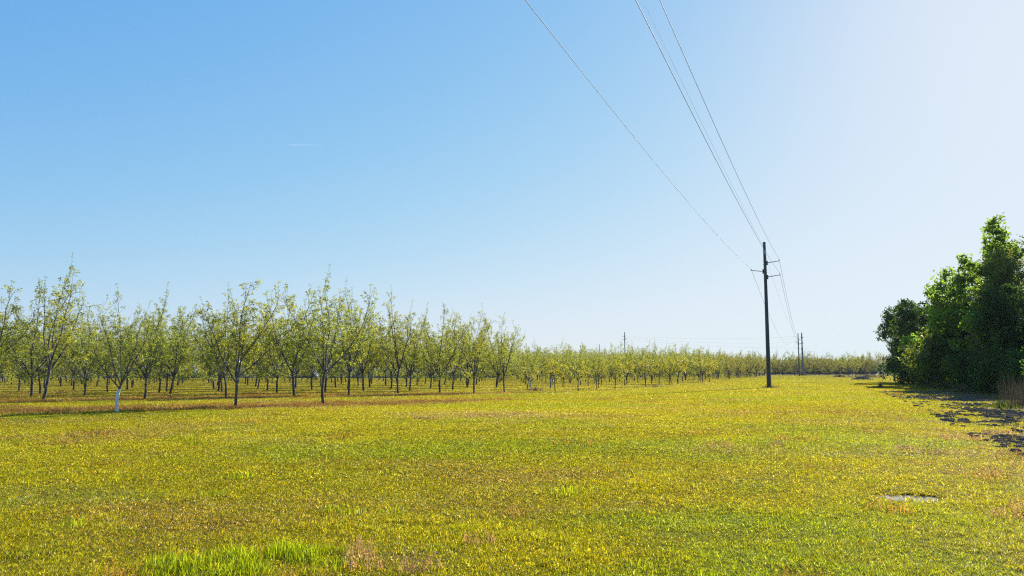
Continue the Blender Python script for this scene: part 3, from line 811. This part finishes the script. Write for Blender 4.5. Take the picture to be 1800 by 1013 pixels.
WV = {'gum': (wood_tree(201, 15.0, 6.4, 'cone', 'gum_leaf', 1500, 16, 0.26), 15.0),
      'gum2': (wood_tree(202, 12.5, 5.4, 'cone', 'gum_leaf', 1250, 16, 0.25), 12.5),
      'oak': (wood_tree(203, 10.5, 4.2, 'round', 'oak_leaf', 1500, 20, 0.21, base=0.07), 10.5),
      'oak2': (wood_tree(204, 9.5, 4.2, 'broad', 'oak_leaf', 1500, 20, 0.21, base=0.05), 9.5),
      'fresh': (wood_tree(205, 12.0, 3.2, 'round', 'fresh_leaf', 1000, 16, 0.15, base=0.1), 12.0),
      'pine': (pine_tree(206, 9.0), 9.0)}
BUSH = {'bush': (wood_tree(211, 2.6, 1.8, 'broad', 'oak_leaf', 260, 16, 0.13, base=0.02, trunk_r=.05), 2.6),
        'fresh_bush': (wood_tree(212, 3.2, 1.3, 'round', 'fresh_leaf', 170, 14, 0.15, base=0.02, trunk_r=.04), 3.2)}

def place_wood(kind, x, y, H, rz, label, name, group=None, cat="tree", sxy=1.0):
    (wm, lm), h0 = (WV.get(kind) or BUSH[kind])
    s = H/h0
    t = empty(name, (x, y, float(ground_z(x, y))), (0, 0, rz), s)
    t.scale = (s*sxy, s*sxy, s)
    tag(t, label, cat, group)
    link("trunk" if cat == "tree" else "stem", wm, t); link("crown" if cat == "tree" else "foliage", lm, t)

GW = "trees at the edge of the woods"
for a in (
 ('gum', 43.2, 70, 15.9, 0.3, "tallest broad-leaved tree of the woods, with pointed leafy top", "broadleaf_tree", GW),
 ('gum2', 43.0, 80, 12.3, 1.5, "narrow spire-shaped broad-leaved tree left of the tallest tree", "broadleaf_tree", GW),
 ('fresh', 41.4, 66.5, 12.0, 2.2, "paler yellow-green fine-leaved tree in front of the tallest tree", "broadleaf_tree", GW),
 ('oak', 55.4, 112, 11.0, 0.9, "dark rounded tree at the left end of the woods", "broadleaf_tree", GW, "tree", 0.95),
 ('pine', 58.2, 122, 10.6, 0.2, "slim dark pine poking out at the left end of the woods", "pine_tree", None),
 ('oak2', 57.0, 107, 10.0, 2.9, "second dark rounded tree close behind the one at the left end", "broadleaf_tree", GW),
 ('fresh', 56.5, 101, 9.8, 4.4, "paler tree between the dark rounded tree and the spire-shaped tree", "broadleaf_tree", GW),
 ('oak', 50.0, 88, 10.0, 3.5, "dark tree filling the gap left of the spire-shaped tree", "broadleaf_tree", GW),
 ('oak2', 44.6, 76, 8.6, 5.1, "low dark tree under the spire-shaped tree", "broadleaf_tree", GW),
 ('gum2', 46.8, 68, 13.5, 2.7, "broad-leaved tree at the right border, its top just cut by the frame", "broadleaf_tree", GW),
 ('oak', 38.0, 60, 8.3, 1.0, "dark low-branched tree below the paler fine-leaved tree", "broadleaf_tree", GW),
 ('oak2', 40.5, 58, 8.0, 0.4, "dark low-branched tree at the lower right border of the photo", "broadleaf_tree", GW),
 ('gum', 43.5, 60, 12.5, 4.0, "tall broad-leaved tree mostly beyond the right border", "broadleaf_tree", GW)):
    place_wood(*a)
for a in (
 ('gum2', 43.0, 75, 13.3, 3.9, "broad-leaved tree in the notch between the spire-shaped and the tallest tree", "broadleaf_tree", GW),
 ('oak', 47.5, 92, 10.2, 0.5, "dark tree left below the spire-shaped tree", "broadleaf_tree", GW),
 ('fresh', 45.0, 71, 13.6, 0.7, "paler tree right beside the tallest tree at the border", "broadleaf_tree", GW)):
    place_wood(*a)
# the depth of the woods behind and beyond the border
for i, (x, y, H, kd) in enumerate(((52, 72, 13, 'gum'), (54, 84, 12, 'oak'), (60, 95, 11, 'oak2'), (63, 108, 11, 'oak'), (47, 56, 12, 'oak2'), (40, 46, 11, 'oak'), (57, 76, 13, 'gum2'), (66, 120, 11, 'gum2'))):
    place_wood(kd, x, y, H, i*1.3, "tree deeper in the woods, behind the leafy edge", "broadleaf_tree", "trees deeper in the woods")
GB = "shrubs under the woods edge"
for a in (
 ('bush', 35.5, 58.5, 3.0, 0.2, "dark shrub in the deep shade below the tallest tree", "shrub", GB, "shrub"),
 ('bush', 38.8, 68.0, 3.2, 1.7, "dark shrub in the shade below the spire-shaped tree", "shrub", GB, "shrub"),
 ('bush', 33.6, 52.5, 2.7, 2.9, "dark shrub behind the tall dry grass clump", "shrub", GB, "shrub"),
 ('bush', 47.5, 96, 3.0, 4.1, "dark shrub at the foot of the left part of the woods", "shrub", GB, "shrub"),
 ('fresh_bush', 39.6, 76.0, 5.2, 0.0, "bright yellow-green sapling catching the sun on the flank of the woods", "shrub", None, "shrub"),
 ('bush', 30.0, 45.0, 2.6, 5.5, "dark shrub at the right border behind the dry grass", "shrub", GB, "shrub")):
    place_wood(*a)

# far woods beyond the fields
def far_woods():
    P = [proto("far_tree_pattern", joined_w(k)) for k in ('oak', 'oak2', 'gum2')]
    pts = []
    for i in range(330):
        az = R(rng.uniform(-3, 24)); d = rng.uniform(420, 470)
        pts.append((d*math.sin(az), d*math.cos(az), rng.uniform(0.55, 0.8)))
    for i in range(260):
        az = R(rng.uniform(-40, -2)); d = rng.uniform(560, 640)
        pts.append((d*math.sin(az), d*math.cos(az), rng.uniform(0.8, 1.1)))
    p = np.array(pts); n = len(p)
    ob = scatter("distant_woods", P, np.stack([p[:, 0], p[:, 1], ground_z(p[:, 0], p[:, 1])], -1), rng.uniform(0, 6.28, n), np.stack([p[:, 2]*1.5, p[:, 2]*1.5, p[:, 2]], -1), rng.integers(0, 3, n))
    tag(ob, "bluish line of far woods seen between the orchard trunks", "woods")
def joined_w(k):
    (wm, lm), h0 = WV[k]
    return lm
far_woods()

# ------------------------------------------------------------------ poles and wires
ARM_AZ = 0.36
ARM_DIR = Vector((math.cos(ARM_AZ), -math.sin(ARM_AZ), 0))

def utility_pole(x, y, H, r0, r1, label, arms, mat='pole', lean=(0, 0), group=None, detail=True, ad=ARM_DIR):
    z = float(ground_z(x, y))
    t = empty("utility_pole", (x, y, z), (lean[0], lean[1], 0)); tag(t, label, "utility pole", group)
    mb = MB(); zs = np.linspace(-0.2, H, 14)
    mb.tube([Vector((0, 0, q)) for q in zs], [r0+(r1-r0)*max(q, 0)/H for q in zs], 16)
    link("shaft", mb.mesh("pole_shaft", M[mat], True), t)
    tips = []
    for (h, side, ln) in arms:
        r = r0+(r1-r0)*h/H; d = ad*side
        a = Vector((0, 0, h))+d*(r*0.9); b = a+d*ln+Vector((0, 0, 0.16))
        mb = MB(); mb.tube([a, b], [0.04, 0.03], 8)
        ar = link("arm", mb.mesh("arm", M['arm'], True), t)
        rot = Matrix.Rotation(math.atan2(d.y, d.x), 3, 'Z')
        mb = MB(); mb.box(Vector((0, 0, h))+d*(r+0.06), (0.12, 0.16, 0.42), rot)
        link("bracket", mb.mesh("bracket", M['iron']), t)
        mb = MB(); mb.tube([b-d*0.03+Vector((0, 0, q)) for q in (-.01, .04, .06, .09, .11, .16)], [.03, .05, .035, .05, .035, .025], 8)
        link("insulator", mb.mesh("insulator", M['insul'], True), ar)
        tips.append(Vector((x, y, z))+b-d*0.03+Vector((0, 0, 0.17)))
        if detail:
            for bz in (-0.14, 0.14):
                mb = MB(); mb.tube([Vector((0, 0, h+bz))-d*(r+0.05), Vector((0, 0, h+bz))-d*(r*0.8)], 0.02, 6)
                link("bolt", mb.mesh("bolt", M['iron']), t)
    if detail:
        mb = MB(); mb.tube([Vector((-r1-0.01, 0, H-0.1)), Vector((-r1-0.09, 0, H-0.12)), Vector((-r1-0.10, 0, H-0.34)), Vector((-r1-0.02, 0, H-0.4))], 0.012, 6)
        link("wire_bracket", mb.mesh("wire_bracket", M['iron']), t)
        mb = MB()
        mb.box(Vector((0.0, -r1-0.008, H-0.98)), (0.12, 0.008, 0.42))
        link("number_plate", mb.mesh("number_plate", M['plate']), t)
        mb = MB(); mb.tube([Vector((0, 0, H-0.01)), Vector((0, 0, H+0.02))], [r1+0.012, r1+0.006], 16)
        link("cap", mb.mesh("cap", M['insul'], True), t)
    tips.append(Vector((x-r1-0.1, y, z+H-0.12)))
    return tips

ARMS = [(12.10, 1, 1.22), (11.28, -1, 1.22), (10.72, 1, 1.24)]
PB = (24.65, 76.93)
t1 = utility_pole(PB[0], PB[1], 14.15, 0.205, 0.128, "tall dark wooden utility pole standing alone in the grass, three side arms", ARMS, group="poles of the near power line")
t2 = utility_pole(95.67, 266.6, 14.3, 0.21, 0.135, "thin dark utility pole in front, left one of the close pair far down the field", ARMS, group="poles of the near power line", detail=False)
AD3 = Vector((math.cos(0.2), -math.sin(0.2), 0))
t3 = utility_pole(109.8, 302.1, 16.2, 0.42, 0.2, "thicker grey utility pole, right one of the close pair far down the field", [(14.4, -1, 2.0), (12.2, -1, 2.0), (10.1, -1, 2.0), (14.3, 1, 0.5), (12.1, 1, 0.5)], 'pole_grey', group="poles of the crossing power line", detail=False, ad=AD3)
t4 = utility_pole(42.4, 300.0, 16.3, 0.22, 0.15, "lone grey utility pole rising above the orchard treetops", [(14.6, -1, 0.95), (13.9, 1, 0.95), (13.4, -1, 0.95)], 'pole_grey', group="poles of the crossing power line", detail=False, ad=Vector((1, 0, 0)))
t5 = utility_pole(45.5, 415.0, 15.6, 0.2, 0.13, "faint far pole top just showing above the orchard left of the lone pole", [], 'pole_grey', group="poles of the crossing power line", detail=False)

def wire(a, b, sag, rad, label, group, n=60):
    pts = []
    for i in range(n+1):
        t = i/n; p = a.lerp(b, t); p.z -= 4*sag*t*(1-t); pts.append(p)
    mb = MB(); mb.tube(pts, rad, 6)
    tag(link("power_wire", mb.mesh("power_wire", M['wire'], True)), label, "wire", group)

BX, BY = -21.99, -43.43                     # the next pole of the line stands behind the camera
def back(off, z): return Vector((BX+off*math.cos(ARM_AZ), BY-off*math.sin(ARM_AZ), z))
GWIRE = "overhead wires running from above the camera to the near pole"
wire(t1[0], back(1.31, t1[0].z+1.13), 1.96, 0.0095, "rightmost overhead wire, to the upper right arm of the near pole", GWIRE, 140)
wire(t1[1], back(-1.31, t1[1].z+1.13), 1.96, 0.0095, "leftmost overhead wire, well apart, to the left arm of the near pole", GWIRE, 140)
wire(t1[2], back(1.31, t1[2].z+1.13), 1.96, 0.0095, "overhead wire meeting the lower right arm of the near pole", GWIRE, 140)
wire(t1[3], back(-0.1, t1[3].z+1.13), 0.97, 0.005, "thinnest pale overhead wire, to the very top of the near pole", GWIRE, 140)
GW2 = "wires from the near pole to the far pair of poles"
wire(t1[0], t2[0], 4.0, 0.012, "wire from the near pole's upper right arm to the far pair", GW2)
wire(t1[1], t2[1], 4.0, 0.012, "wire from the near pole's left arm sagging to the far pair", GW2)
wire(t1[2], t2[2], 4.0, 0.012, "wire from the near pole's lower right arm to the far pair", GW2)
wire(t1[3], t2[3], 2.5, 0.006, "faint wire from the near pole's top to the far pair", GW2)
for i, (nm) in enumerate(("upper", "middle", "lower")):
    wire(t3[i], t4[i], 1.0, 0.012, f"{nm} faint horizontal wire between the grey pole and the lone far pole", "wires of the crossing power line")

# ------------------------------------------------------------------ weeds and mounds
def weed_clump(name, x, y, n, rad, h0, h1, wd, label, cat, seed, mat='dry', heads=3, soft=True):
    mb = stalks(seed, n, rad, h0, h1, wd, heads, lean=0.6 if soft else 0.4, soft=soft)
    o = link(name, mb.mesh(name, M[mat])); o.location = (x, y, float(ground_z(x, y)))
    tag(o, label, cat, kind="stuff")
weed_clump("dry_weeds", PB[0], PB[1]-0.1, 330, 1.0, 0.1, 0.6, 0.012, "dry reddish weeds around the foot of the near utility pole", "weeds", 301)
weed_clump("dry_grass", 22.6, 35.6, 420, 0.9, 0.4, 1.8, 0.009, "tall dry grass clump at the right border before the dark shrubs", "grass", 302, 'dry_shaded', 2, False)
weed_clump("dry_grass", 24.2, 37.0, 320, 1.1, 0.4, 1.5, 0.009, "dry grass behind the tall clump at the right border", "grass", 303, 'dry_shaded', 2, False)
weed_clump("green_weeds", 21.2, 34.9, 240, 0.9, 0.1, 0.4, 0.02, "green weeds at the left foot of the tall dry grass clump", "weeds", 304, 'fresh_leaf', 4)
weed_clump("dry_weeds", 1.9, 64.4, 240, 1.2, 0.1, 0.5, 0.014, "dry tan weed clump by the pale-sleeved young trees", "weeds", 305)
weed_clump("dry_weeds", 14.2, 80.0, 260, 2.0, 0.08, 0.4, 0.014, "reddish weed clump by the crooked young tree", "weeds", 306)
weed_clump("dry_weeds", 109.3, 300.5, 300, 2.2, 0.3, 1.3, 0.06, "dry weeds around the foot of the grey pole in the far pair", "weeds", 307)
weed_clump("dry_weeds", 87.5, 214, 300, 2.3, 0.3, 1.2, 0.05, "pale dry weed patch in the far grass left of the dirt mound", "weeds", 308)
weed_clump("dry_weeds", 88, 198, 500, 5.0, 0.3, 1.1, 0.05, "brown weeds in the far corner by the woods", "weeds", 309)
weed_clump("pink_weeds", 35.6, 77.5, 120, 0.4, 0.2, 0.75, 0.02, "pinkish flowering weed standing where the woods' shade meets the grass", "weeds", 310, 'dry', 5)
weed_clump("pink_weeds", 36.5, 65.0, 160, 0.8, 0.2, 0.8, 0.02, "pinkish weeds at the dark end of the turned soil strip", "weeds", 311, 'dry', 5)

def mound(x, y, rx, ry, h, label, seed):
    mb = MB(); n = 26; vs = []; fs = []
    for i in range(n+1):
        for j in range(n+1):
            u, v = i/n*2-1, j/n*2-1; r = math.hypot(u, v)
            k = max(0, 1-r)**0.8
            z = h*k*(0.55+0.9*float(vnoise(u*3+seed, v*3, 0.7, seed, 3)))-0.05
            vs.append(Vector((u*rx, v*ry, z)))
    for i in range(n):
        for j in range(n):
            a = i*(n+1)+j; fs.append((a, a+n+1, a+n+2, a+1))
    mb.add(vs, fs)
    o = link("dirt_mound", mb.mesh("dirt_mound", M['soil'])); o.location = (x, y, float(ground_z(x, y)))
    tag(o, label, "dirt mound")
mound(66.0, 151, 2.4, 2.0, 0.75, "low heap of dark earth on the far grass beside the woods", 5)

# ------------------------------------------------------------------ the contrail
def contrail():
    D = 20000.0
    u0, u1, v = (505-900)/1400, (566-900)/1400, (506.5-255)/1400
    p = R(5.974)
    def pt(u):
        fw = math.cos(p)-v*math.sin(p); up = math.sin(p)+v*math.cos(p)
        return Vector((u*D/fw, D, up*D/fw+CAM_H))
    a, b = pt(u0), pt(u1)
    mb = MB(); k = 16
    mb.tube([a.lerp(b, i/k) for i in range(k+1)], [3+9*min(1, i/3)*(1-0.35*i/k) for i in range(k+1)], 8)
    m, ns, ls = new_mat("vapour")
    tr = N(ns, "ShaderNodeBsdfTranslucent"); tr.inputs[0].default_value = (0.9, 0.92, 0.95, 1)
    df = N(ns, "ShaderNodeBsdfDiffuse"); df.inputs[0].default_value = (0.9, 0.92, 0.95, 1)
    mx = N(ns, "ShaderNodeMixShader", i_0=0.5); ls.new(tr.outputs[0], mx.inputs[1]); ls.new(df.outputs[0], mx.inputs[2])
    tp = N(ns, "ShaderNodeBsdfTransparent"); tc = N(ns, "ShaderNodeTexCoord"); sx = N(ns, "ShaderNodeSeparateXYZ"); ls.new(tc.outputs["Generated"], sx.inputs[0])
    r = N(ns, "ShaderNodeMapRange"); r.inputs[1].default_value = 0.15; r.inputs[2].default_value = 1.0; r.inputs[3].default_value = 0.10; r.inputs[4].default_value = 0.04
    ls.new(sx.outputs[0], r.inputs[0])
    m2 = N(ns, "ShaderNodeMixShader"); ls.new(r.outputs[0], m2.inputs[0]); ls.new(tp.outputs[0], m2.inputs[1]); ls.new(mx.outputs[0], m2.inputs[2])
    o = N(ns, "ShaderNodeOutputMaterial"); ls.new(m2.outputs[0], o.inputs[0])
    tag(link("contrail", mb.mesh("contrail", m, True)), "short thin white aircraft trail high in the left sky", "contrail")
contrail()

# ------------------------------------------------------------------ the air of the place: a thin even haze
def haze():
    x0, x1, y0, y1, z0, z1 = -1750, 1750, -450, 1850, -40, 18.5
    mb = MB(); mb.box(((x0+x1)/2, (y0+y1)/2, (z0+z1)/2), (x1-x0, y1-y0, z1-z0))
    m, ns, ls = new_mat("thin_haze")
    pv = N(ns, "ShaderNodeVolumePrincipled"); pv.inputs["Color"].default_value = (0.86, 0.92, 1.0, 1); pv.inputs["Density"].default_value = 0.0001
    pv.inputs["Anisotropy"].default_value = 0.0
    o = N(ns, "ShaderNodeOutputMaterial"); ls.new(pv.outputs[0], o.inputs["Volume"])
    tag(link("haze", mb.mesh("haze", m)), kind="stuff")
haze()
